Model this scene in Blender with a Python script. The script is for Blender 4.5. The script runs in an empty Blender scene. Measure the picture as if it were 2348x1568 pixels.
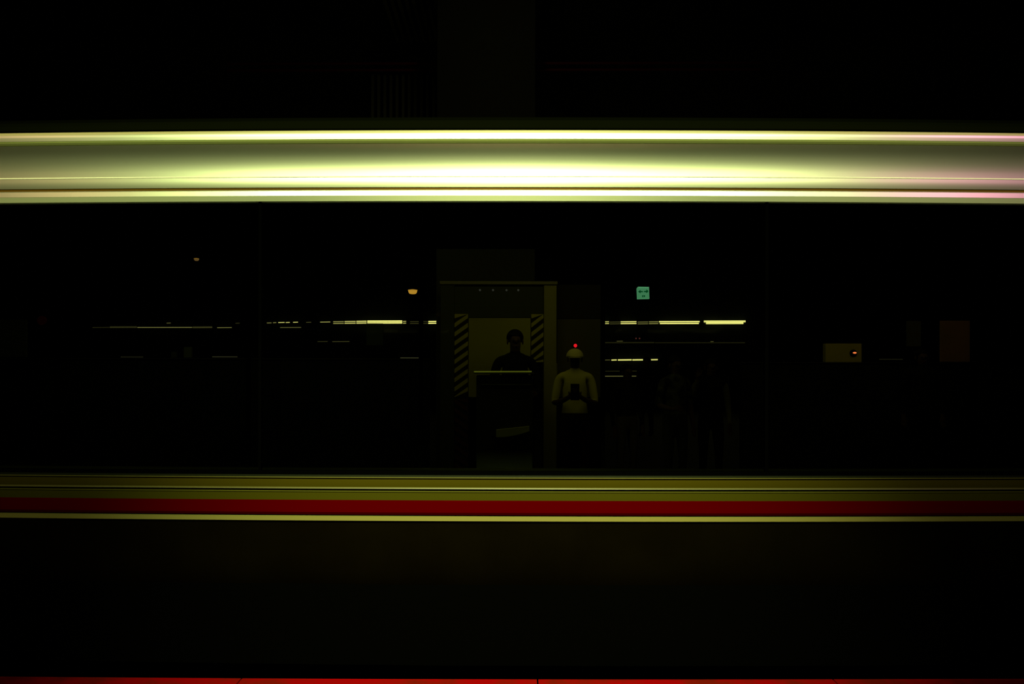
import bpy, bmesh, math, random
from mathutils import Vector, Matrix
C = bpy.context.scene.collection
random.seed(4)
F = 1826.2; HOR = 850.0; EYE = 1.25

# ------------------------------------------------------------------ camera
cd = bpy.data.cameras.new('camera'); cam = bpy.data.objects.new('camera', cd); C.objects.link(cam)
cd.sensor_width = 36; cd.lens = 28; cd.shift_y = 66 / 2348; cd.clip_start = .05; cd.clip_end = 200
cam.location = (0, 0, EYE)
cam.rotation_euler = (Matrix.Rotation(math.radians(90), 4, 'X') @ Matrix.Rotation(math.radians(.12), 4, 'Z')).to_euler()
bpy.context.scene.camera = cam
# ------------------------------------------------------------------ world, exposure
w = bpy.data.worlds.new('night'); bpy.context.scene.world = w; w.use_nodes = True
w.node_tree.nodes['Background'].inputs[0].default_value = (0, 0, 0, 1)
w.node_tree.nodes['Background'].inputs[1].default_value = 0
vs = bpy.context.scene.view_settings
vs.view_transform = 'Standard'; vs.look = 'None'; vs.exposure = 0; vs.gamma = 1; vs.use_curve_mapping = False
# ------------------------------------------------------------------ lights
def light(name, kind, loc, aim, energy, col, **kw):
    d = bpy.data.lights.new(name, kind); d.energy = energy; d.color = col
    for k, v in kw.items(): setattr(d, k, v)
    o = bpy.data.objects.new(name, d); C.objects.link(o); o.location = loc
    o.rotation_euler = (Vector(aim) - Vector(loc)).to_track_quat('-Z', 'Y').to_euler()
    return o
light('platform_tube_bank', 'AREA', (-.15, .6, 3.35), (-.15, 3.4, 2.75), 62, (.86, 1, .38), shape='RECTANGLE', size=4.4, size_y=.5, spread=math.radians(80))
light('platform_lamp', 'SPOT', (-.02, .6, 3.6), (-.02, 3.4, .40), 1280, (.92, 1, .40), spot_size=math.radians(50.5), spot_blend=1, shadow_soft_size=.12)
light('platform_lamp_warm', 'SPOT', (-3.3, 1.2, 3.5), (-2.9, 3.4, 1.95), 48, (1, .58, .28), spot_size=math.radians(58), spot_blend=1, shadow_soft_size=.1)
light('platform_lamp_pink', 'SPOT', (3.75, .7, 3.7), (2.15, 3.4, 2.1), 88, (1, .36, .60), spot_size=math.radians(42), spot_blend=1, shadow_soft_size=.1)
light('far_hall_fill', 'AREA', (.35, 6.6, 2.8), (.35, 8.0, 1.2), 1.85, (1, .95, .26), shape='RECTANGLE', size=3.0, size_y=.3)  # unseen fill standing in for dim ambient light on the far platform
light('far_hall_fill_side', 'AREA', (3.9, 7.9, 3.3), (4.4, 9.6, 1.6), 1.6, (1, .80, .32), shape='RECTANGLE', size=2.0, size_y=.3)  # unseen fill, brightens the box and boards on the right
light('far_hall_fill_left', 'AREA', (-3.2, 7.9, 3.3), (-3.2, 9.6, 1.6), 2.0, (.9, 1, .45), shape='RECTANGLE', size=3.5, size_y=.3)  # unseen fill added to lift the boards on the left
light('far_hall_bounce_fill', 'POINT', (-.1, 7.3, 4.7), (0, 0, 0), 1.4, (1, .95, .5), shadow_soft_size=.1)  # stands in for bounced light on pillar top, pipes and ceiling
light('far_hall_fill_back', 'AREA', (-1.5, 12, 4.6), (-1.5, 13, 0), 1.5, (.9, 1, .5), shape='RECTANGLE', size=10, size_y=.4)  # weak unseen ambient fill deeper in the hall

# ------------------------------------------------------------------ helpers
MATS = {}
def mat(name, col, rough=.5, metal=0, emit=None, noise=None, scale=20, spec=.5, coat=0):
    if name in MATS: return MATS[name]
    m = bpy.data.materials.new(name); m.use_nodes = True; nt = m.node_tree; b = nt.nodes['Principled BSDF']
    b.inputs['Base Color'].default_value = (*col, 1); b.inputs['Roughness'].default_value = rough
    b.inputs['Metallic'].default_value = metal; b.inputs['Specular IOR Level'].default_value = spec
    b.inputs['Coat Weight'].default_value = coat; b.inputs['Coat Roughness'].default_value = .15
    if emit:
        b.inputs['Emission Color'].default_value = (*emit[:3], 1); b.inputs['Emission Strength'].default_value = emit[3]
    if noise:
        tc = nt.nodes.new('ShaderNodeTexCoord'); n = nt.nodes.new('ShaderNodeTexNoise'); n.inputs['Scale'].default_value = scale
        n.inputs['Detail'].default_value = 6
        r = nt.nodes.new('ShaderNodeValToRGB'); r.color_ramp.elements[0].position = .38; r.color_ramp.elements[1].position = .6
        r.color_ramp.elements[0].color = (*noise, 1); r.color_ramp.elements[1].color = (*col, 1)
        nt.links.new(tc.outputs['Object'], n.inputs['Vector']); nt.links.new(n.outputs['Fac'], r.inputs['Fac'])
        nt.links.new(r.outputs['Color'], b.inputs['Base Color'])
    MATS[name] = m; return m
def glass(name, tint):
    m = bpy.data.materials.new(name); m.use_nodes = True; nt = m.node_tree; nt.nodes.clear()
    o = nt.nodes.new('ShaderNodeOutputMaterial'); mx = nt.nodes.new('ShaderNodeMixShader'); t = nt.nodes.new('ShaderNodeBsdfTransparent')
    g = nt.nodes.new('ShaderNodeBsdfGlossy'); f = nt.nodes.new('ShaderNodeFresnel'); f.inputs['IOR'].default_value = 1.45
    t.inputs['Color'].default_value = (*tint, 1); g.inputs['Roughness'].default_value = .02
    nt.links.new(f.outputs[0], mx.inputs[0]); nt.links.new(t.outputs[0], mx.inputs[1]); nt.links.new(g.outputs[0], mx.inputs[2])
    nt.links.new(mx.outputs[0], o.inputs['Surface']); return m
def PX(px, y): return (px - 1174) / F * y
def PZ(py, y): return EYE + (HOR - py) / F * y
def put(name, bm, m, parent=None, smooth=False):
    bmesh.ops.recalc_face_normals(bm, faces=bm.faces)
    me = bpy.data.meshes.new(name); bm.to_mesh(me); bm.free()
    if m: me.materials.append(m)
    if smooth:
        for p in me.polygons: p.use_smooth = True
    o = bpy.data.objects.new(name, me); C.objects.link(o)
    if parent:
        o.parent = parent
        root = parent
        off = Vector()
        while root: off += root.location; root = root.parent
        o.location = -off
    return o
def thing(name, label, cat, loc, group=None):
    o = bpy.data.objects.new(name, None); C.objects.link(o); o.location = loc; o.empty_display_size = .1
    return tag(o, label, cat, group)
def tag(o, label, cat, group=None):
    o['label'] = label; o['category'] = cat
    if group: o['group'] = group
    return o
def struct(o): o['kind'] = 'structure'; return o
def box(bm, x0, x1, y0, y1, z0, z1, bev=0):
    r = bmesh.ops.create_cube(bm, size=1, matrix=Matrix.Translation(((x0+x1)/2, (y0+y1)/2, (z0+z1)/2)) @ Matrix.Diagonal((x1-x0, y1-y0, z1-z0, 1)))
    if bev:
        es = {e for v in r['verts'] for e in v.link_edges}
        bmesh.ops.bevel(bm, geom=list(es), offset=bev, segments=2, affect='EDGES', profile=.5)
    return bm
def B(*a, **k): return box(bmesh.new(), *a, **k)
def tube(bm, a, b, r, n=10, r2=None):
    a = Vector(a); b = Vector(b); d = b - a
    bmesh.ops.create_cone(bm, cap_ends=True, segments=n, radius1=r, radius2=r if r2 is None else r2, depth=d.length,
        matrix=Matrix.Translation((a+b)/2) @ d.to_track_quat('Z', 'Y').to_matrix().to_4x4())
    return bm
def lathe(bm, c, prof, n=20):
    rings = []
    for r, z in prof:
        rings.append([bm.verts.new((c[0]+r*math.cos(2*math.pi*i/n), c[1]+r*math.sin(2*math.pi*i/n), c[2]+z)) for i in range(n)])
    for a, b in zip(rings, rings[1:]):
        for i in range(n): bm.faces.new((a[i], a[(i+1)%n], b[(i+1)%n], b[i]))
    bm.faces.new(rings[0]); bm.faces.new(rings[-1]); return bm
def ball(bm, c, r, s=(1, 1, 1), u=14, v=9):
    bmesh.ops.create_uvsphere(bm, u_segments=u, v_segments=v, radius=r, matrix=Matrix.Translation(c) @ Matrix.Diagonal((*s, 1))); return bm

# ------------------------------------------------------------------ materials
white = mat('white_paint', (.66, .66, .58), .40, .93)
cream = mat('cream_paint', (.21, .185, .05), .4)
olive = mat('olive_steel', (.052, .040, .0001), .5, spec=.15)
olive_b = mat('olive_steel_bead', (.085, .075, .014), .45)
redp = mat('red_paint', (.074, .0, .0), .6, spec=.0)
black = mat('black_rubber', (.0006, .0006, .0006), .9, spec=.0)
brownl = mat('brown_groove', (.10, .045, .0), .6, spec=.1)
skirtm = mat('dark_skirt', (.0034, .0024, .0005), .8, spec=0, noise=(.0026, .0018, .0003), scale=3)
roofm = mat('dark_roof', (.0008, .0011, .0002), .8, spec=.0)
inner = mat('dark_interior', (.001, .001, .0008), .9, spec=.0)
beadm = mat('bead_highlight_white', (.92, .88, .80), .35)  # highlight along the bead is painted in as near-white colour
redc = mat('red_coping', (.30, .0005, .0), .6, noise=(.17, .006, .0), scale=7, spec=.05)
conc = mat('dark_concrete', (.05, .05, .045), .8, noise=(.035, .035, .03), scale=4, spec=.2)
steel = mat('steel', (.35, .33, .28), .35, 1)
pane_n = glass('window_glass', (.93, .95, .92)); pane_f = glass('far_window_glass', (.95, .96, .94))

# ------------------------------------------------------------------ the setting
def YE(x): return 3.233 + .0043 * x * x
bm = bmesh.new()                                   # near platform behind the red coping
n = 40; xs = [-7 + 14 * i / n for i in range(n + 1)]
for z0, z1 in ((-1.1, -.004),):
    rows = [[bm.verts.new((x, -3, z)) for x in xs] + [] for z in (z0, z1)]
    rowe = [[bm.verts.new((x, YE(x) - .30, z)) for x in xs] for z in (z0, z1)]
    for i in range(n):
        bm.faces.new((rows[1][i], rows[1][i+1], rowe[1][i+1], rowe[1][i]))
        bm.faces.new((rows[0][i], rows[0][i+1], rowe[0][i+1], rowe[0][i]))
        bm.faces.new((rowe[0][i], rowe[0][i+1], rowe[1][i+1], rowe[1][i]))
        bm.faces.new((rows[0][i], rows[0][i+1], rows[1][i+1], rows[1][i]))
floor = struct(put('floor', bm, conc))
j = PX(1234, 3.22)                                  # coping slabs, joints as in the photograph
for k in range(-6, 6):
    x0 = j + k * 1.2 + .003; x1 = j + (k + 1) * 1.2 - .003
    bm = bmesh.new(); m_ = 8
    pts = [x0 + (x1 - x0) * i / m_ for i in range(m_ + 1)]
    A = []
    for x in pts:
        f = YE(x) - .30; e = YE(x)
        A.append([bm.verts.new(p) for p in ((x, f, -.2), (x, f, 0), (x, e - .006, 0), (x, e, -.006), (x, e, -.2))])
    for a, b in zip(A, A[1:]):
        for i in range(5): bm.faces.new((a[i], b[i], b[(i+1) % 5], a[(i+1) % 5]))
    bm.faces.new(A[0]); bm.faces.new(A[-1])
    put('coping_slab', bm, redc, floor)
struct(put('floor_trackbed', B(-9, 9, 3.3, 6.5, -1.3, -1.1), conc))
struct(put('floor_far', B(-18, 18, 6.95, 24.6, -1.1, 0), mat('far_floor', (.03, .03, .026), .6, spec=.2)))
struct(put('ceiling', B(-18, 18, -3, 24.6, 5.6, 5.8), mat('ceiling_paint', (.05, .05, .04), .8, noise=(.04, .04, .03), spec=.1)))
wallb = struct(put('wall_back', B(-18, 18, 24.5, 24.7, 0, 5.6), mat('back_wall', (.03, .035, .03), .8, noise=(.015, .02, .017), scale=1.5, spec=.1)))
struct(put('trim_light_blocker', B(-7.2, 7.2, 2.86, 2.92, 2.66, 5.62), black))    # unseen board added above the frame to block stray platform light
for k in range(14):                                  # ribs of the corrugated ceiling
    x = PX(742, 6.4) + k * .085
    struct(put('trim_ceiling_rib', B(x, x + .035, 6.2, 10.4, 5.54, 5.6), mat('ceiling_rib', (.22, .20, .08), .6)))
for yy in (4.2, 5.3):
    bm = bmesh.new()
    for i in range(24):
        x0 = -7 + 14*i/24; x1 = x0 + 14/24
        box(bm, x0, x1, yy + .0097*x0*x0 - .035, yy + .0097*x0*x0 + .035, -1.1, -.98)
    struct(put('trim_rail', bm, steel))

# ------------------------------------------------------------------ the train
def YT(x, dy=0): return 3.4 - .0071 * x + .0097 * x * x + dy
train = thing('passenger_train', 'long passenger train with a bright white top band, dark windows and a red stripe', 'train', (0, 4.8, -1.1))
X0, X1, NS = -6.54, 6.54, 48
def strip(name, sec, m, x0=X0, x1=X1, ns=NS, parent=train, smooth=False, label=None):
    bm = bmesh.new(); R = []
    for i in range(ns + 1):
        x = x0 + (x1 - x0) * i / ns
        R.append([bm.verts.new((x, YT(x, d), z)) for d, z in sec])
    k = len(sec)
    for a, b in zip(R, R[1:]):
        for i in range(k): bm.faces.new((a[i], b[i], b[(i+1) % k], a[(i+1) % k]))
    bm.faces.new(R[0]); bm.faces.new(R[-1])
    o = put(name, bm, m, parent)
    if smooth:
        for p in o.data.polygons: p.use_smooth = True
        o.data.set_sharp_from_angle(angle=math.radians(24))
    if label: o['label'] = label
    return o
def Z(py, dy=0): return EYE + (HOR - py) / F * (3.4 + dy)
def sec(front, back=.03):                              # front: [(py, dy)...] top to bottom; closes behind
    s = [(d, Z(p, d)) for p, d in front]
    return s + [(max(d for p, d in front) + back, s[-1][1]), (max(d for p, d in front) + back, s[0][1])]
# cove: integrate slope downward from the gutter
phis = [(329, -42), (335, -37), (341, -32), (347, -27.5), (353, -22), (360, -17), (370, -12), (380, -7.5), (392, -2), (405, 3)]
pts = [(405, .0)]; d = 0
for (p0, a0), (p1, a1) in reversed(list(zip(phis, phis[1:]))):
    d += math.tan(math.radians((a0 + a1) / 2)) * (p1 - p0) / F * 3.4
    pts.append((p0, d))
DG = pts[-1][1]                                        # gutter overhang (negative: towards the platform)
cove = list(reversed(pts))
strip('cove_panel', sec(cove), white, smooth=True, label='white concave panel under the gutter')
strip('highlight_bead', [(.004 - .0065*math.cos(a), Z(405) + .0050*math.sin(a)) for a in [math.radians(-12 + 102*i/8) for i in range(9)]], beadm, smooth=True, label='thin bead with a painted white highlight')
strip('side_panel', sec([(405, .0), (413, -.0005), (421, -.0005), (429, .002)]), white, smooth=True)
strip('seam', sec([(428.5, .006), (435.5, .006)]), brownl, label='dark brown seam')
strip('window_header', sec([(435, .0), (437, -.003), (448, -.0053)]), white, label='bright white moulding above the windows')
strip('window_header_lower', sec([(448.2, -.0042), (460.5, -.002)]), mat('white_paint_dull', (.30, .31, .22), .5))
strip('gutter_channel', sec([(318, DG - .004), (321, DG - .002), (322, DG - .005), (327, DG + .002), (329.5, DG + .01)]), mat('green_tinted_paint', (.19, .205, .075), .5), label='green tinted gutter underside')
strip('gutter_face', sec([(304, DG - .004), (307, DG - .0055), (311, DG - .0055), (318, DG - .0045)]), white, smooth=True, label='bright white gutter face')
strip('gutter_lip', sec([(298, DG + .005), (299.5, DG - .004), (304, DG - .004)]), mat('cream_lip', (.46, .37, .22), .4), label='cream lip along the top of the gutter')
# roof shell with ribs
zr = Z(298, DG) - .004
prof = []
for i in range(25):
    t = i / 24; yy = .04 + DG + (2.80 - 2*DG) * t
    prof.append((yy, zr + .34 * (1 - abs(2*t - 1) ** 2.6)))
strip('roof', prof + [(yy_, z_ - .05) for yy_, z_ in reversed(prof)], roofm, smooth=True)
for dd in (.10, .17, .26):
    t = (dd - .04 - DG) / (2.80 - 2*DG); z = zr + .34 * (1 - abs(2*t - 1) ** 2.6)
    strip('roof_rib', [(dd - .012, z - .01), (dd - .012, z + .012), (dd + .012, z + .014), (dd + .012, z - .01)], mat('roof_rib_paint', (.003, .0034, .001), .7, spec=.0))
# lower body
strip('window_frame', sec([(1075.5, .03), (1081, .03)]), mat('frame_dull', (.012, .012, .001), .5, spec=.1), label='dull olive window frame bar')
strip('window_seal', sec([(1081, .012), (1090, .004)], .06), black, label='black rubber window seal')
strip('sill', sec([(1090, .0), (1090.8, -.008), (1095, -.010)]), mat('sill_green', (.005, .0065, .0006), .6, spec=.1), label='dark green sill')
strip('sill_bead', sec([(1094.8, -.010), (1095.6, -.014), (1097.2, -.014)]), olive_b)
strip('waist_panel', sec([(1097, -.008), (1113, -.007), (1118.2, -.004)]), olive, smooth=True, label='olive steel panel')
strip('waist_bead', sec([(1118, -.008), (1118.8, -.013), (1122, -.015)]), olive_b, label='bright olive bead')
strip('waist_groove', sec([(1122, .004), (1126.2, .004)]), mat('waist_groove_brown', (.008, .003, .0), .6, spec=.1), label='dark brown groove')
strip('lower_lip', sec([(1126, -.006), (1126.8, -.011), (1129, -.011)]), mat('olive_lip', (.08, .075, .006), .4))
strip('lower_panel', sec([(1129, -.008), (1148.2, -.006)]), mat('olive_steel_lower', (.047, .042, .0001), .5, spec=.15), label='olive steel panel')
strip('red_stripe', sec([(1148, -.007), (1176, -.006), (1181.3, .001)]), redp, smooth=True, label='red painted stripe')
strip('stripe_gap', sec([(1181, .008), (1185.5, .008)]), black)
strip('cream_stripe', sec([(1185, -.008), (1195.3, -.010)]), cream, label='cream yellow stripe')
sk = [(.0, Z(1195)), (.0, Z(1275)), (.008, Z(1310)), (.026, Z(1342)), (.06, Z(1372)), (.12, Z(1400)), (.22, Z(1425)), (.30, Z(1435))]
strip('underbody', [(.29, Z(1430)), (.34, Z(1430)), (.34, -.55), (.29, -.55)], black)
strip('skirt', sk + [(.33, Z(1435)), (.33, Z(1425)), (.05, Z(1195))], skirtm, smooth=True, label='dark brown lower skirt')
strip('skirt_stripe', [(.086, Z(1372)), (.112, Z(1386)), (.13, Z(1384)), (.11, Z(1372))], mat('dark_red_line', (.05, .002, .002), .6))
# interior
strip('cabin_floor', [(.03, -.02), (2.77, -.02), (2.77, .03), (.03, .03)], inner)
strip('cabin_ceiling', [(.04, 2.24), (2.76, 2.24), (2.76, 2.27), (.04, 2.27)], inner)
strip('inner_lining', [(.03, .03), (.06, .03), (.06, Z(1092)), (.03, Z(1092))], inner)
strip('inner_header', [(.03, Z(459)), (.06, Z(459)), (.06, 2.24), (.03, 2.24)], inner)
strip('far_header', [(2.74, 2.20), (2.80, 2.20), (2.80, 2.34), (2.74, 2.34)], inner)
strip('far_sill', [(2.74, -.3), (2.80, -.3), (2.80, .43), (2.74, .43)], inner)
strip('underframe', [(.3, -.45), (2.5, -.45), (2.5, -.02), (.3, -.02)], inner)
P = 2.18
edges = [-1.087 + P * k for k in range(-2, 4)]
edges = [X0] + [e for e in edges if X0 + .3 < e < X1 - .3] + [X1]
for a, b in zip(edges, edges[1:]):
    strip('window_pane', [(.018, Z(1084)), (.024, Z(1084)), (.024, Z(458)), (.018, Z(458))], pane_n, a + .006, b - .006, 10)
for e in edges:
    strip('window_mullion', [(.012, Z(1086)), (.030, Z(1086)), (.030, Z(458)), (.012, Z(458))], black, e - .006, e + .006, 1)
fe = [X0] + [PX(p, 6.2) for p in (-330, 110, 567, 966, 1381, 1757, 2245)] + [X1]
for a, b in zip(fe, fe[1:]):
    strip('far_window_pane', [(2.766, .42), (2.772, .42), (2.772, 2.22), (2.766, 2.22)], pane_f, a + .016, b - .016, 8)
for e in fe:
    strip('far_window_mullion', [(2.75, .42), (2.79, .42), (2.79, 2.22), (2.75, 2.22)], inner, e - .016, e + .016, 1)
for s, x0 in ((-1, X0), (1, X1)):
    strip('end_wall', [(.03, -.3), (2.77, -.3), (2.77, 2.4), (.03, 2.4)], inner, x0 - .03, x0 + .03, 1)
for bx in (-4.4, 4.4):
    for dx in (-.9, .9):
        for yo in (.8, 1.9):
            bm = bmesh.new(); c = Vector((bx + dx, YT(bx + dx, yo), -.66)); tube(bm, c - Vector((0, .06, 0)), c + Vector((0, .06, 0)), .32, 20)
            put('wheel', bm, steel, train)
    strip('bogie_frame', [(.9, -.7), (1.9, -.7), (1.9, -.43), (.9, -.43)], inner, bx - 1.2, bx + 1.2, 4)

# ------------------------------------------------------------------ far platform: kiosk housing
Y = 8.0
kio = thing('doorway_housing', 'pale boxy doorway housing with diagonal hazard stripes on both door posts', 'doorway', (PX(1140, Y), Y + .3, 0))
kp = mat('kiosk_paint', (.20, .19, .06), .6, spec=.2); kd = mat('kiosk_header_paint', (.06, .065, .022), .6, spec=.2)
def kb(name, x0, x1, y0, y1, m, d0=0, d1=.4, lab=None, par=kio, Y_=Y):
    za, zb = PZ(y1, Y_) if y1 else 0, PZ(y0, Y_)
    o = put(name, B(PX(x0, Y_), PX(x1, Y_), Y_ + d0, Y_ + d1, za, zb, bev=.004), m, par)
    if lab: o['label'] = lab
    return o
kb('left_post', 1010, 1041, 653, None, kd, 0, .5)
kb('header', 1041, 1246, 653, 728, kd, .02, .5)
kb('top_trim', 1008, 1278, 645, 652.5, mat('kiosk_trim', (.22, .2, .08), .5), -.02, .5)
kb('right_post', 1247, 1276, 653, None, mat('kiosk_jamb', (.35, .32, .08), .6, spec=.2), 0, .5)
kb('door_panel', 1074, 1217, 729, 911, mat('door_panel_olive', (.43, .41, .045), .6, spec=.2, noise=(.34, .31, .035), scale=1.2), .015, .2, 'olive lit door panel')
kb('kick_panel', 1074, 1217, 912, None, black, .1, .2)
hz1 = mat('hazard_yellow', (.55, .50, .05), .6, spec=.2); hz2 = mat('hazard_dark', (.03, .025, .01), .7, spec=.1); hz3 = mat('hazard_brown', (.10, .04, .015), .7, spec=.1)
for (a, b, y0, y1, up, ma, nm) in ((1042, 1073, 720, 911, 1, hz1, 'left'), (1218, 1246, 720, 830, 1, hz1, 'right'), (1042, 1073, 914, 1090, -1, hz3, 'low')):
    kb('hazard_board', a, b, y0, y1, hz2, .0, .1)
    per = 21; y = y0 - 22
    while y < y1 + 22:
        q = [(a, y + (22 if up > 0 else 0)), (b, y + (0 if up > 0 else 22)), (b, y + (10 if up > 0 else 32)), (a, y + (32 if up > 0 else 10))]
        q = [(x_, min(max(y_, y0), y1)) for x_, y_ in q]
        if (q[3][1] - q[0][1]) + (q[2][1] - q[1][1]) > 4:
            bm = bmesh.new(); f_ = [bm.verts.new((PX(x_, Y), Y - .004, PZ(y_, Y))) for x_, y_ in q]; k_ = [bm.verts.new((PX(x_, Y), Y + .01, PZ(y_, Y))) for x_, y_ in q]
            bm.faces.new(f_); bm.faces.new(k_)
            for i in range(4): bm.faces.new((f_[i], f_[(i+1) % 4], k_[(i+1) % 4], k_[i]))
            bmesh.ops.remove_doubles(bm, verts=bm.verts, dist=1e-5)
            put('hazard_stripe', bm, ma, kio)
        y += per
for px_ in (1100, 1130, 1161, 1188):
    put('indicator_lamp', ball(bmesh.new(), (PX(px_, Y), Y + .012, PZ(665, Y)), .011), mat('dim_indicator', (.1, .1, .1), .4, emit=(.9, .9, .75, .03 if px_ != 1100 else .03)), kio, True)
pil = thing('square_pillar', 'tall square pillar behind the striped doorway rising to the ceiling', 'pillar', (PX(1110, 8.8), 8.8, 0))
put('shaft', B(PX(1000, 8.7), PX(1226, 8.7), 8.7, 9.1, .02, 5.56, bev=.01), mat('pillar_paint', (.06, .06, .037), .8, spec=.05), pil)
put('base', B(PX(994, 8.66), PX(1232, 8.66), 8.66, 9.14, 0, .12, bev=.01), kd, pil)
put('capital', B(PX(994, 8.66), PX(1232, 8.66), 8.66, 9.14, 5.45, 5.6, bev=.01), kd, pil)

part = thing('panel_screen', 'narrow olive panel screen right of the striped doorway, red lamp on it', 'screen', (PX(1330, 8.1), 8.2, 0))
ps = mat('screen_panel', (.11, .10, .025), .6, spec=.2)
kb('panel', 1279, 1382, 730, 911, ps, .1, .16, par=part)
kb('lower_panel', 1279, 1382, 912, None, black, .1, .16, par=part)
kb('top_panel', 1279, 1382, 650, 729, hz2, .1, .16, par=part)
kb('metal_edge', 1276.5, 1278.6, 832, 911, mat('edge_trim', (.5, .5, .15), .5), .06, .2, par=part)
rl = thing('red_indicator_lamp', 'round glowing red lamp on the olive screen above the white cap', 'lamp', (PX(1319, 7.55), 7.55, 1.4))
rl.location = (PX(1319, Y + .09), Y + .09, PZ(792, Y + .09))
put('bezel', tube(bmesh.new(), rl.location + Vector((0, -.008, 0)), rl.location + Vector((0, .011, 0)), .024, 20), black, rl)
put('lens', ball(bmesh.new(), rl.location + Vector((0, -.012, 0)), .0185, (1, .5, 1)), mat('red_lens', (.3, 0, 0), .3, emit=(1, .012, .022, 1.1)), rl, True)

# desk with a shining lip, in front of the doorway
Yd = 7.0
desk = thing('information_desk', 'dark narrow desk with a shining olive lip in front of the doorway', 'desk', (PX(1155, Yd), Yd + .2, 0))
put('body', B(PX(1092, Yd), PX(1222, Yd), Yd + .02, Yd + .2, .0, PZ(860, Yd), bev=.01), mat('desk_body', (.05, .05, .018), .6, spec=.2), desk)
o = put('top', B(PX(1086, Yd), PX(1226, Yd), Yd, Yd + .22, PZ(857, Yd), PZ(854, Yd), bev=.003), mat('desk_top', (.08, .08, .03), .4), desk)
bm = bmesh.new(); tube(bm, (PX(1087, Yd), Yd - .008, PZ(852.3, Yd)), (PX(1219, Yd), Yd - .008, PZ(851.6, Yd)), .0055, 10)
put('lip_shine', bm, mat('lip_shine_glow', (.2, .2, .05), .4, emit=(.075, .085, .006, 1)), desk)['label'] = 'metal lip along the desk edge with a painted shine'  # metal lip, its shine painted in as weak emission
put('front_rail', B(PX(1102, Yd), PX(1218, Yd), Yd + .01, Yd + .03, PZ(882.6, Yd), PZ(881, Yd)), mat('desk_rail', (.25, .25, .1), .5), desk)
bm = bmesh.new()
for i in range(9):
    t = i / 8; x = PX(1138 + 76*t, Yd - .02)
    zb = PZ(1002 - 14 * t * t, Yd); zt = PZ(985 - 8 * t, Yd)
    if i: 
        v = [bm.verts.new(p) for p in ((x, Yd - .02, zb), (x, Yd - .02, zt), (x, Yd + .025, zt), (x, Yd + .025, zb))]
        for k in range(4): bm.faces.new((pv[k], v[k], v[(k+1) % 4], pv[(k+1) % 4]))
        pv = v
    else:
        pv = [bm.verts.new(p) for p in ((x, Yd - .02, zb), (x, Yd - .02, zt), (x, Yd + .025, zt), (x, Yd + .025, zb))]; bm.faces.new(pv)
bm.faces.new(pv)
put('leaflet_tray', bm, mat('pale_leaflet', (.7, .72, .22), .6), desk)['label'] = 'pale curved leaflet tray'

# red pipes, grille high up
for py_, nm in ((143, 'upper'), (158, 'lower')):
    Yp = 9.3 if nm == 'upper' else 9.36; bm = bmesh.new(); tube(bm, (PX(520, Yp), Yp, PZ(py_ + 5, Yp)), (PX(1740, Yp), Yp, PZ(py_, Yp)), .016, 10)
    pr = thing('red_pipe', ('upper' if nm == 'upper' else 'lower') + ' of two thin dark red pipes running high above the train', 'pipe', (PX(1130, Yp), Yp, PZ(py_, Yp)), 'red pipes under the ceiling')
    put('pipe_run', bm, mat('red_pipe_paint', (.30, .01, .006), .5), pr)
    for q in ((600, 980, 1260, 1690) if nm == 'upper' else (640, 960, 1290, 1650)):
        t = (q - 520) / 1220
        bm = bmesh.new(); z = PZ(py_ + 5 * (1 - t), Yp); tube(bm, (PX(q, Yp), Yp, z), (PX(q, Yp), Yp, 5.6), .006, 6)
        put('hanger', bm, black, pr)
gr = thing('ventilation_grille', 'dim louvred grille with upright slats high above the train', 'grille', (PX(930, 9.5), 9.5, 4.4))
gm = mat('grille_paint', (.16, .15, .07), .6, spec=.1)
put('frame', B(PX(846, 9.55), PX(1004, 9.55), 9.55, 9.6, PZ(285, 9.55), PZ(166, 9.55)), inner, gr)
for k in range(11):
    x = 850 + k * 14
    put('slat', B(PX(x, 9.5), PX(x + 6, 9.5), 9.49, 9.55, PZ(282, 9.5), PZ(170, 9.5), bev=.002), gm, gr)
for q in (870, 980): put('hanger', tube(bmesh.new(), (PX(q, 9.57), 9.57, PZ(170, 9.57)), (PX(q, 9.57), 9.57, 5.6), .01, 6), black, gr)

# ------------------------------------------------------------------ distant fluorescent lamps on the back wall
YW = 24.42
hous = mat('lamp_housing', (.03, .03, .03), .6)
def tm(l):
    l = round(l, 3)
    return mat('tube_glow_%d' % int(l * 1000), (.2, .2, .1), .4, emit=(1, .93, .27, l * 1.35))
def lamp(x0, x1, py, lum, th=2.2, double=True, slant=0, lab='', grp='fluorescent lamps on the far wall'):
    o = thing('fluorescent_lamp', lab, 'lamp', (PX((x0 + x1)/2, YW), YW, PZ(py, YW)), grp)
    s = YW / F
    h = (3.4 if double else 1.3) * s
    put('housing', B(PX(x0 - .5, YW), PX(x1 + .5, YW), YW + .02, 24.5, PZ(py, YW) - h, PZ(py, YW) + h), hous, o)
    rows = (-2.1, 2.1) if double else (0,)
    for r in rows:
        bm = bmesh.new(); xa, xb = x0 + (slant if r > 0 else 0), x1 - (slant if r > 0 else 0)
        tube(bm, (PX(xa, YW), YW, PZ(py + r, YW)), (PX(xb, YW), YW, PZ(py + r - .4, YW)), th / 2 * s, 8)
        put('tube', bm, tm(lum), o)
    return o
R1 = 'in the long row left of the doorway'
lamp(842, 922, 739, 1.0, 3.0, lab='longest bright double tube lamp left of the striped doorway')
lamp(982, 1011, 739.5, 1.1, 2.2, lab='short bright double tube lamp touching the left edge of the doorway')
lamp(940, 980, 740, .04, 1.4, lab='faint double tube lamp between two bright ones left of the doorway')
lamp(924, 931, 739.5, .5, 1.6, lab='tiny tube lamp at the right end of the longest bright lamp')
lamp(817, 840, 739.5, .62, 2.6, lab='speckled tube lamp joining the longest bright lamp at its left')
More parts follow.
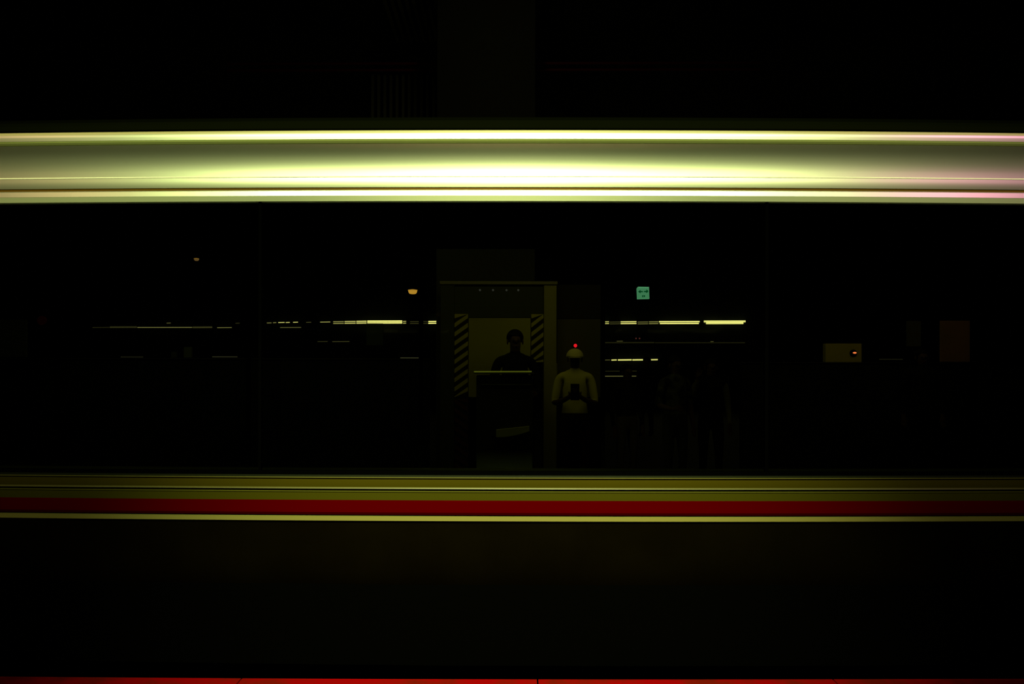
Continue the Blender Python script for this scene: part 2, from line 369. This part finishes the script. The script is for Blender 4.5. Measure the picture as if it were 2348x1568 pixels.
lamp(790, 815, 740, .5, 2.2, lab='second tube lamp left of the longest bright lamp, a little dimmer')
lamp(764, 788, 740.5, .30, 1.7, lab='third tube lamp left of the longest bright lamp, thin and dim')
lamp(734, 757, 739.3, .32, 1.7, False, lab='single thin tube lamp at the left end of the brighter row')
lamp(702, 713, 740, .06, 1.4, False, lab='faint tiny lamp in the gap of the left row')
for i, (a, b, l, q) in enumerate(((672, 683, .5, 740), (655, 664, .5, 740.5), (638, 652, .55, 740.6), (626, 633, .16, 741), (612, 622, .14, 741.6))):
    lamp(a, b, q, l, 1.9, False, lab=['rightmost', 'second from the right', 'middle', 'second from the left', 'leftmost'][i] + ' of the five short speckled lamps far left of the doorway', grp='short speckled lamps on the far wall')
lamp(642, 690, 752, .10, 1.5, False, lab='thin dim lamp just below the five speckled lamps')
lamp(1383, 1396, 739.5, .6, 1.8, lab='short double tube lamp at the right edge of the panel screen')
lamp(1398, 1421, 740, .05, 1.6, lab='faint tube lamp right of the panel screen')
lamp(1423, 1459, 739.3, .85, 2.2, lab='bright double tube lamp directly left under the green sign')
lamp(1462, 1486, 739.8, .14, 1.7, lab='dim speckled tube lamp under the green sign')
lamp(1488, 1509, 739.3, .25, 1.7, lab='dim tube lamp right under the green sign')
lamp(1511, 1604, 738.8, 1.0, 2.6, slant=2, lab='long bright double tube lamp right of the green sign')
lamp(1614, 1709, 738, .8, 4.2, slant=5, lab='longest rightmost bright tube lamp of the upper row')
G2 = 'lower lamps right of the doorway'
lamp(1385, 1399, 825, .06, 1.8, False, lab='faint leftmost lamp of the lower right row', grp=G2)
lamp(1402, 1414, 825, .65, 2.8, False, lab='short bright lamp, second in the lower right row', grp=G2)
lamp(1417, 1448, 824.7, .75, 3.2, False, lab='longest bright lamp of the lower right row', grp=G2)
lamp(1450, 1474, 824.5, .72, 3.2, False, lab='bright lamp right of the longest in the lower right row', grp=G2)
lamp(1476, 1490, 825.5, .035, 2.0, False, lab='faint lamp in the gap of the lower right row', grp=G2)
lamp(1492, 1508, 824, .62, 3.0, False, lab='bright lamp at the right end of the lower right row', grp=G2)
lamp(1386, 1461, 862, .10, 1.8, False, lab='long dim lamp lowest on the right of the doorway', grp=G2)
lamp(1494, 1503, 862, .07, 1.6, False, lab='tiny dim lamp beside the lowest long one', grp=G2)
lamp(1388, 1460, 850.5, .012, 1.6, False, lab='very faint strip just above the lowest long lamp', grp=G2)
lamp(1385, 1500, 785, .012, 2.4, False, lab='faint thin strip left under the green sign', grp='faint strips on the far wall')
lamp(1502, 1708, 785, .009, 2.0, False, lab='faint long strip reaching to the right under the bright row', grp='faint strips on the far wall')
lamp(1414, 1428, 781.8, .05, 1.6, False, lab='small pale lamp on the left of the faint strip', grp='faint strips on the far wall')
lamp(1629, 1636, 782.3, .07, 1.4, False, lab='small pale lamp on the right of the faint strip', grp='faint strips on the far wall')
G3 = 'dim lamps far on the left'
lamp(315, 440, 752.4, .14, 1.8, False, lab='longest lamp of the dim row on the far left', grp=G3)
lamp(252, 313, 752, .025, 3.4, False, lab='faint thick lamp left of the longest dim lamp', grp=G3)
lamp(212, 250, 752.8, .02, 1.3, False, lab='faint thin lamp at the left end of the dim row', grp=G3)
lamp(442, 486, 752, .035, 3.4, False, lab='faint thick lamp right of the longest dim lamp', grp=G3)
lamp(498, 531, 752.6, .15, 1.5, False, lab='thin lamp at the right end of the dim row', grp=G3)
lamp(2, 42, 748.5, .02, 1.6, False, lab='faint lamp at the left border of the picture', grp=G3)
lamp(728, 751, 784, .03, 1.3, False, lab='left of two faint strips under the left bright row', grp=G3)
lamp(762, 801, 784, .045, 1.4, False, lab='right of two faint strips under the left bright row', grp=G3)
lamp(382, 391, 742.4, .06, 2, False, lab='tiny pale lamp above the longest dim lamp', grp=G3)
lamp(540, 549, 742.4, .02, 2, False, lab='tiny faint lamp right of the dim row', grp=G3)
for px_ in (1459, 1467):
    o = put('pilot_light', ball(bmesh.new(), (PX(px_, YW), YW + .06, PZ(775, YW)), .022), mat('pilot_red', (.1, 0, 0), .4, emit=(1, .25, .2, .10)))
    tag(o, ('left' if px_ == 1459 else 'right') + ' one of two tiny reddish pilot lights under the green sign', 'lamp', 'pilot lights')

# low partition with painted rail glints, posters and boxes standing on it
def partition(name, x0, x1, lab, top=829, Yq=9.6):
    o = thing(name, lab, 'wall', (PX((x0+x1)/2, Yq), Yq, 0))
    k = max(2, round((x1 - x0) / 160)); 
    for i in range(k):
        a = x0 + (x1 - x0) * i / k; b = x0 + (x1 - x0) * (i + 1) / k
        put('panel', B(PX(a + .6, Yq), PX(b - .6, Yq), Yq, Yq + .1, 0, PZ(top + 2, Yq), bev=.004), mat('partition_paint', (.012, .014, .012), .6, spec=.1), o)
    put('cap_rail', B(PX(x0, Yq), PX(x1, Yq), Yq - .02, Yq + .12, PZ(top + 2, Yq), PZ(top, Yq), bev=.003), mat('cap_rail_paint', (.03, .03, .02), .5), o)
    return o
partition('low_partition', -40, 985, 'dark low partition left of the striped doorway', 823)
partition('low_partition', 1700, 2420, 'dark low partition on the right carrying the red-lit box', 829)
Yq = 9.65
def painted_glint(a, b, py, lum, lab):  # glints on the metal rail cap, painted as faint emission
    o = thing('rail_glint', lab, 'lamp', (PX((a+b)/2, Yq), Yq, PZ(py, Yq)), 'small painted glints on the partition rails')
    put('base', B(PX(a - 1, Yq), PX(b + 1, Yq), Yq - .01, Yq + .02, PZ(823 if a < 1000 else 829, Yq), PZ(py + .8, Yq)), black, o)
    put('glint_bar', tube(bmesh.new(), (PX(a, Yq), Yq, PZ(py, Yq)), (PX(b, Yq), Yq, PZ(py, Yq)), .005, 8), mat('rail_glint_glow_%d' % int(lum*1000), (.1, .1, .06), .5, emit=(.95, .9, .4, lum)), o)
painted_glint(277, 328, 820.3, .016, 'faint painted glint on the left partition rail, leftmost')
painted_glint(487, 544, 819.5, .035, 'dim painted glint in the middle of the left partition rail')
painted_glint(918, 969, 821, .05, 'dim painted glint on the left partition rail nearest the doorway')
painted_glint(2016, 2070, 822, .010, 'faint painted glint on the right partition rail beside the red-lit box')
def board(a, b, y0, y1, m, lab, name='poster_board', cat='board', grp=None, Yb=9.66, bot=823):
    o = thing(name, lab, cat, (PX((a+b)/2, Yb), Yb, PZ(bot, Yb)), grp)
    put('face', B(PX(a, Yb), PX(b, Yb), Yb, Yb + .03, PZ(y1, Yb), PZ(y0, Yb), bev=.003), m, o)
    zb = PZ(bot + .2, Yb)
    bm = bmesh.new(); x = PX((a + b)/2, Yb); box(bm, x - .012, x + .012, Yb + .01, Yb + .025, zb, PZ(y1 - 2, Yb)); put('foot', bm, black, o)
    return o
pb = mat('poster_pale', (.14, .15, .06), .7, spec=.1)
board(421, 439, 797, 821.5, pb, 'small pale board standing on the left partition', grp='narrow boards on the left partition')
board(392, 404, 808, 821.5, mat('poster_dim', (.08, .08, .035), .7, spec=.1), 'smallest dim board left of the small pale one on the left partition', grp='narrow boards on the left partition')
board(-10, 60, 736, 821, mat('poster_olive', (.10, .09, .03), .7, spec=.1), 'wide dim olive board at the left border of the picture')
board(840, 878, 742, 792, mat('poster_green', (.06, .075, .03), .7, spec=.1), 'dim greenish board below the longest bright lamp')
board(2157, 2224, 733, 827.5, mat('poster_brown', (.42, .22, .10), .7, spec=.1, noise=(.34, .2, .06), scale=3), 'tall brownish board on the right partition', bot=829)
board(2080, 2112, 734, 792, mat('poster_grey', (.10, .10, .05), .7, spec=.1), 'dim grey board left of the tall brownish one', bot=829)
rd = thing('red_sign', 'dim round dark red sign on the left partition', 'sign', (PX(95, 9.66), 9.66, PZ(823, 9.66)))
put('disc', tube(bmesh.new(), (PX(95, 9.66), 9.66, PZ(737, 9.66)), (PX(95, 9.66), 9.68, PZ(737, 9.66)), .055, 24), mat('red_sign_paint', (.35, .005, .005), .6), rd)
put('post', tube(bmesh.new(), (PX(95, 9.66), 9.672, PZ(823, 9.66)), (PX(95, 9.66), 9.672, PZ(746, 9.66)), .008, 8), black, rd)
# box with the small red-orange light
Yb = 9.6
bx = thing('signal_box', 'olive box with a dark round lens and a glowing orange red light', 'box', (PX(1935, Yb), Yb, PZ(829, Yb)))
put('casing', B(PX(1893, Yb), PX(1976, Yb), Yb, Yb + .09, PZ(829, Yb), PZ(786, Yb), bev=.006), mat('signal_box_paint', (.62, .55, .08), .6, spec=.2), bx)
ln = put('lens', tube(bmesh.new(), (PX(1956, Yb), Yb - .012, PZ(808, Yb)), (PX(1956, Yb), Yb + .01, PZ(808, Yb)), .043, 24), black, bx)
bm = bmesh.new(); ball(bm, (PX(1958.5, Yb), Yb - .016, PZ(807.2, Yb)), .017, (1.35, .5, .62))
put('red_light', bm, mat('orange_red_glow', (.3, .05, .02), .3, emit=(1, .22, .06, 1.3)), bx, True)

# green exit sign
Ys = 12.0
sg = thing('exit_sign', 'small square green lit sign with two arrows hanging over the far platform', 'sign', (PX(1475, Ys), Ys, 5.6))
gl = mat('sign_green_light', (.05, .12, .07), .4, emit=(.060, .235, .110, 1)); gd = mat('sign_dark_green', (0, .05, .02), .5, emit=(.0, .055, .014, 1))
bm = bmesh.new()
out = [(1463, 656.5), (1488, 657), (1488.6, 681.5), (1489, 684), (1462, 684.6), (1460.7, 660)]
f_ = [bm.verts.new((PX(a, Ys), Ys, PZ(b, Ys))) for a, b in out]; k_ = [bm.verts.new((PX(a, Ys), Ys + .08, PZ(b, Ys))) for a, b in out]
bm.faces.new(f_); bm.faces.new(k_)
for i in range(6): bm.faces.new((f_[i], f_[(i+1) % 6], k_[(i+1) % 6], k_[i]))
put('lit_face', bm, gl, sg)
def flat(pts, m, nm, yy=Ys - .006):
    bm = bmesh.new(); f_ = [bm.verts.new((PX(a, Ys), yy, PZ(b, Ys))) for a, b in pts]; k_ = [bm.verts.new((PX(a, Ys), yy + .006, PZ(b, Ys))) for a, b in pts]
    bm.faces.new(f_); bm.faces.new(k_); n_ = len(pts)
    for i in range(n_): bm.faces.new((f_[i], f_[(i+1) % n_], k_[(i+1) % n_], k_[i]))
    return put(nm, bm, m, sg)
flat([(1462.8, 668), (1468.5, 663.6), (1468, 666.4), (1473.5, 666.8), (1473.5, 669.2), (1468, 669.4), (1469, 672.2)], gd, 'left_arrow')
flat([(1486.6, 667.2), (1482, 662.8), (1481.6, 666), (1476, 666.6), (1476, 669), (1481.4, 669.2), (1481.8, 671.6)], gd, 'right_arrow')
flat([(1472.3, 676.2), (1475, 676.2), (1474.2, 678), (1475, 680.4), (1472, 680.6)], gd, 'glyph')
flat([(1475.6, 676), (1478.6, 676.6), (1478.3, 680), (1475.8, 680.6)], gd, 'glyph')
flat([(1461.6, 681.3), (1488.8, 681.1), (1488.8, 682), (1461.6, 682.2)], mat('sign_line', (.1, .2, .1), .5, emit=(.06, .22, .10, 1)), 'bottom_line')
flat([(1464, 658), (1486, 658), (1486, 659.2), (1463, 659.4)], mat('sign_top_line', (.1, .2, .1), .5, emit=(.12, .38, .19, 1)), 'top_line')
put('hanger_rod', tube(bmesh.new(), (PX(1475, Ys), Ys + .04, PZ(657, Ys)), (PX(1475, Ys), Ys + .04, 5.6), .008, 8), black, sg)

# amber lamps hanging
def amber(px_, py_, wpx, hpx, Ya, lum, col, lab):
    s = Ya / F; o = thing('amber_lamp', lab, 'lamp', (PX(px_, Ya), Ya, 5.6), 'hanging amber lamps')
    c = (PX(px_, Ya), Ya, PZ(py_, Ya)); r = wpx / 2 * s; h = hpx * s
    put('bowl', lathe(bmesh.new(), c, [(r*.35, -h*.5), (r*.7, -h*.42), (r*.9, -h*.1), (r*.97, h*.2), (r, h*.42)]), mat('amber_glow_%d' % int(lum*100), (.3, .2, .05), .4, emit=(*col, lum)), o, True)
    put('rim', lathe(bmesh.new(), c, [(r*1.02, h*.40), (r*1.06, h*.46), (r*1.02, h*.55), (r*.3, h*.7)]), mat('amber_rim', (.2, .12, .03), .4, emit=(*col, lum * .55)), o, True)
    put('cord', tube(bmesh.new(), (c[0], c[1], c[2] + h*.65), (c[0], c[1], 5.6), .005, 6), black, o)
amber(946, 670, 21, 9, 14, .62, (1, .50, .055), 'brighter amber bowl lamp left above the doorway')
amber(450, 597, 11, 5, 14, .13, (1, .55, .16), 'small dim amber lamp high on the left')

# ------------------------------------------------------------------ people on the far platform
skinm = mat('skin', (.10, .055, .025), .6, spec=.2); hairm = mat('hair', (.008, .007, .005), .6, spec=.1)
darkc = mat('dark_cloth', (.012, .012, .01), .9, spec=.05); darkb = mat('dark_brown_cloth', (.035, .02, .01), .9, spec=.05)
shirtm = mat('pale_yellow_shirt', (.75, .69, .12), .8, spec=.1); capm = mat('pale_cap', (.80, .72, .24), .8, spec=.1)
pattm = mat('patterned_cloth', (.10, .10, .06), .9, noise=(.015, .015, .012), scale=14, spec=.05); greyc = mat('grey_cloth', (.06, .06, .04), .9, spec=.05)
eyem = mat('eye', (.02, .02, .02), .3); brown_tr = mat('pale_trousers', (.10, .085, .05), .9, spec=.05)
def person(px_, Yp, top, lab, shirt, trous, arms=('down', 'down'), sleeve=.5, turn=180, hair='short', headgear=None, sleevem=None, skin=skinm, wide=1.0):
    """one continuous skinned body; the figure faces the camera when turn is 180"""
    H = PZ(top, Yp); s = H / 1.70
    base = Vector((PX(px_, Yp), Yp, 0))
    V = []; E = []; lab_e = []
    def v(x, y, z, rx, ry=None): V.append((Vector((x, y, z)) * s, rx * s, (ry or rx) * s)); return len(V) - 1
    def e(a, b, l): E.append((a, b)); lab_e.append(l)
    # local frame: front is +y
    pel = v(0, 0, .93, .145 * wide, .105); wst = v(0, .0, 1.08, .13 * wide, .10); che = v(0, .0, 1.26, .155 * wide, .11); shc = v(0, -.01, 1.40, .115 * wide, .085)
    nk = v(0, 0, 1.475, .05, .052); jaw = v(0, .018, 1.54, .058, .066); hd = v(0, .005, 1.61, .072, .084); crn = v(0, -.01, 1.655, .052, .064)
    nose = v(0, .098, 1.583, .011, .014)
    e(pel, wst, 's'); e(wst, che, 's'); e(che, shc, 's'); e(shc, nk, 'k'); e(nk, jaw, 'k'); e(jaw, hd, 'k'); e(hd, crn, 'k'); e(hd, nose, 'k')
    hands = []
    for sx, arm in ((-1, arms[0]), (1, arms[1])):
        hip = v(sx*.09, 0, .88, .09, .095); kn = v(sx*.10, .02, .50, .060); ank = v(sx*.105, -.01, .10, .040); toe = v(sx*.12, .12, .045, .038, .032); heel = v(sx*.10, -.045, .045, .035)
        e(pel, hip, 't'); e(hip, kn, 't'); e(kn, ank, 't'); e(ank, toe, 'f'); e(ank, heel, 'f')
        sh = v(sx*.175*wide, -.01, 1.385, .058, .058)
        if arm == 'down': el = (sx*.225, -.03, 1.11); wr = (sx*.235, .04, .87); hn = (sx*.232, .06, .79); fd = (0, .15, -1)
        elif arm == 'phone': el = (sx*.225, .02, 1.10); wr = (sx*.075, .225, 1.165); hn = (sx*.03, .27, 1.20); fd = (-sx*.35, .3, 1)
        elif arm == 'hold': el = (sx*.24, .03, 1.10); wr = (sx*.17, .22, 1.06); hn = (sx*.15, .30, 1.075); fd = (-sx*.5, 1, .1)
        elif arm == 'up': el = (sx*.27, .08, 1.20); wr = (sx*.20, .16, 1.43); hn = (sx*.185, .18, 1.50); fd = (-sx*.2, .1, 1)
        el_ = v(*el, .043); wr_ = v(*wr, .026, .022); hn_ = v(*hn, .030, .018)
        e(shc, sh, 's'); e(sh, el_, 'u'); e(el_, wr_, 'a'); e(wr_, hn_, 'h')
        fd = Vector(fd).normalized(); side = fd.cross(Vector((sx*.2, 1, 0))).normalized() if abs(fd.y) < .9 else Vector((1, 0, 0))
        curl = Vector((0, .5, .0)) if arm != 'down' else Vector((-sx*.2, .25, 0))
        for q, L in ((-1.5, .050), (-.5, .058), (.5, .055), (1.5, .044)):
            b = Vector(hn) + side * q * .016 + fd * .02; m1 = b + fd * L * .6; t1 = m1 + (fd + curl).normalized() * L * .5
            i1 = v(*b, .0085); i2 = v(*m1, .0078); i3 = v(*t1, .0065); e(hn_, i1, 'h'); e(i1, i2, 'h'); e(i2, i3, 'h')
        b = Vector(hn) + side * (-sx) * .030 - fd * .005; t1 = b + side * (-sx) * .018 + fd * .03
        i1 = v(*b, .0095); i2 = v(*t1, .0075); e(wr_, i1, 'h'); e(i1, i2, 'h')
        hands.append(Vector(hn) * s)
    me = bpy.data.meshes.new('body'); me.from_pydata([a[0] for a in V], E, []); ob = bpy.data.objects.new('tmp_body', me); C.objects.link(ob)
    sk_ = ob.modifiers.new('Skin', 'SKIN'); sk_.use_smooth_shade = True
    ob.modifiers.new('Sub', 'SUBSURF').levels = 2
    sv = me.skin_vertices[0].data
    for i, a in enumerate(V): sv[i].radius = (a[1], a[2]); sv[i].use_root = (i == 0)
    dg = bpy.context.evaluated_depsgraph_get(); nm = bpy.data.meshes.new_from_object(ob.evaluated_get(dg)); nm.name = 'body'
    bpy.data.objects.remove(ob); bpy.data.meshes.remove(me)
    nm.materials.clear()
    bb = bmesh.new(); bb.from_mesh(nm)
    for zz in (1.0, 1.46): bmesh.ops.bisect_plane(bb, geom=bb.verts[:] + bb.edges[:] + bb.faces[:], plane_co=(0, 0, zz * s), plane_no=(0, 0, 1))
    bb.to_mesh(nm); bb.free()
    mats = [skin, shirt, trous, black, sleevem or shirt]
    for m_ in mats: nm.materials.append(m_)
    for p in nm.polygons:
        c = p.center; best = 9; bl = 'k'
        for (a, b), l in zip(E, lab_e):
            A_, B_ = V[a][0], V[b][0]; d_ = B_ - A_; t = max(0, min(1, (c - A_).dot(d_) / d_.length_squared)); D = (c - A_ - d_ * t).length - (V[a][1] * (1 - t) + V[b][1] * t)
            if D < best: best = D; bl = l; bt = t
        p.material_index = {'k': 0, 'h': 0, 's': 1, 't': 2, 'f': 3, 'u': 4, 'a': 4 if sleeve > .9 else 0}[bl]
        if bl in 'ks' and c.z < 1.46 * s and bl == 'k': p.material_index = 1
        if bl in 'st' and c.z < 1.0 * s: p.material_index = 2
    root = thing('person', lab, 'person', base)
    root.rotation_euler = (0, 0, math.radians(turn))
    def kid(nm_, o_or_bm, m_, smooth=True):
        if isinstance(o_or_bm, bpy.types.Mesh): o = bpy.data.objects.new(nm_, o_or_bm)
        else:
            mm = bpy.data.meshes.new(nm_); bmesh.ops.recalc_face_normals(o_or_bm, faces=o_or_bm.faces); o_or_bm.to_mesh(mm); o_or_bm.free(); mm.materials.append(m_)
            for p in mm.polygons: p.use_smooth = smooth
            o = bpy.data.objects.new(nm_, mm)
        C.objects.link(o); o.parent = root; return o
    kid('body', nm, None)
    for sx in (-1, 1):
        kid('eye', ball(bmesh.new(), Vector((sx*.028, .083, 1.597))*s, .0085*s), eyem)
        kid('ear', ball(bmesh.new(), Vector((sx*.076, 0, 1.585))*s, .022*s, (.4, .8, 1.3)), skin)
    kid('mouth', ball(bmesh.new(), Vector((0, .085, 1.548))*s, .016*s, (1.3, .3, .35)), mat('lips', (.09, .03, .02), .5))
    if not headgear or hair == 'long':
        bm = bmesh.new(); ball(bm, Vector((0, -.016, 1.625))*s, .092*s, (.93, 1.03, .95), 18, 12)
        bmesh.ops.delete(bm, geom=[q for q in bm.verts if q.co.y > .028*s and q.co.z < 1.645*s or q.co.z < 1.565*s], context='VERTS')
        if hair == 'long': tube(bm, Vector((0, -.045, 1.62))*s, Vector((0, -.06, 1.40))*s, .075*s, 12, .06*s)
        kid('hair', bm, hairm)
    if headgear == 'cap':
        bm = bmesh.new(); ball(bm, Vector((0, -.008, 1.618))*s, .1*s, (.95, 1.05, .9), 20, 14)
        bmesh.ops.delete(bm, geom=[q for q in bm.verts if q.co.z < 1.608*s], context='VERTS')
        cp = kid('cap', bm, capm)
        bm = bmesh.new(); ball(bm, Vector((0, .085, 1.606))*s, .085*s, (.95, .95, .09), 18, 6)
        br = kid('brim', bm, capm); br.parent = cp
    if 'phone' in arms:
        c = Vector((0, .285, 1.235)) * s
        ph = bmesh.new(); box(ph, c.x - .04, c.x + .04, c.y - .005, c.y + .005, c.z - .075, c.z + .075, bev=.003)
        mm = put('phone', ph, black)
        mm.rotation_euler = root.rotation_euler; mm.location = base
        tag(mm, 'small dark phone held up in both hands by the person in the pale cap', 'phone')
    return root
person(1318, 7.5, 800, 'person in a pale cap and pale yellow short-sleeved shirt, looking at a phone', shirtm, darkb, ('phone', 'phone'), .5, 176, headgear='cap')
person(1181, 7.64, 757, 'dark dressed person standing behind the desk in front of the striped doorway', darkc, darkc, ('hold', 'hold'), 1, 186)
person(1483, 15, 818, 'small distant person in black blocking the lower lamps', darkc, darkc, ('down', 'down'), 1, 150)
person(1548, 8.0, 816, 'person in dark patterned top standing right of the doorway', pattm, greyc, ('down', 'hold'), .5, 200, hair='long')
person(1630, 8.3, 822, 'person in black with one pale raised sleeve', darkc, darkc, ('down', 'up'), 1, 178, sleevem=mat('pale_sleeve', (.16, .15, .05), .9))
person(1437, 8.4, 835, 'dark dressed person with pale trousers left of the patterned top', darkc, brown_tr, ('down', 'down'), 1, 205)
person(2114, 9.0, 798, 'broad dark silhouetted person in front of the right partition', darkc, darkc, ('down', 'down'), 1, 170, wide=1.15)
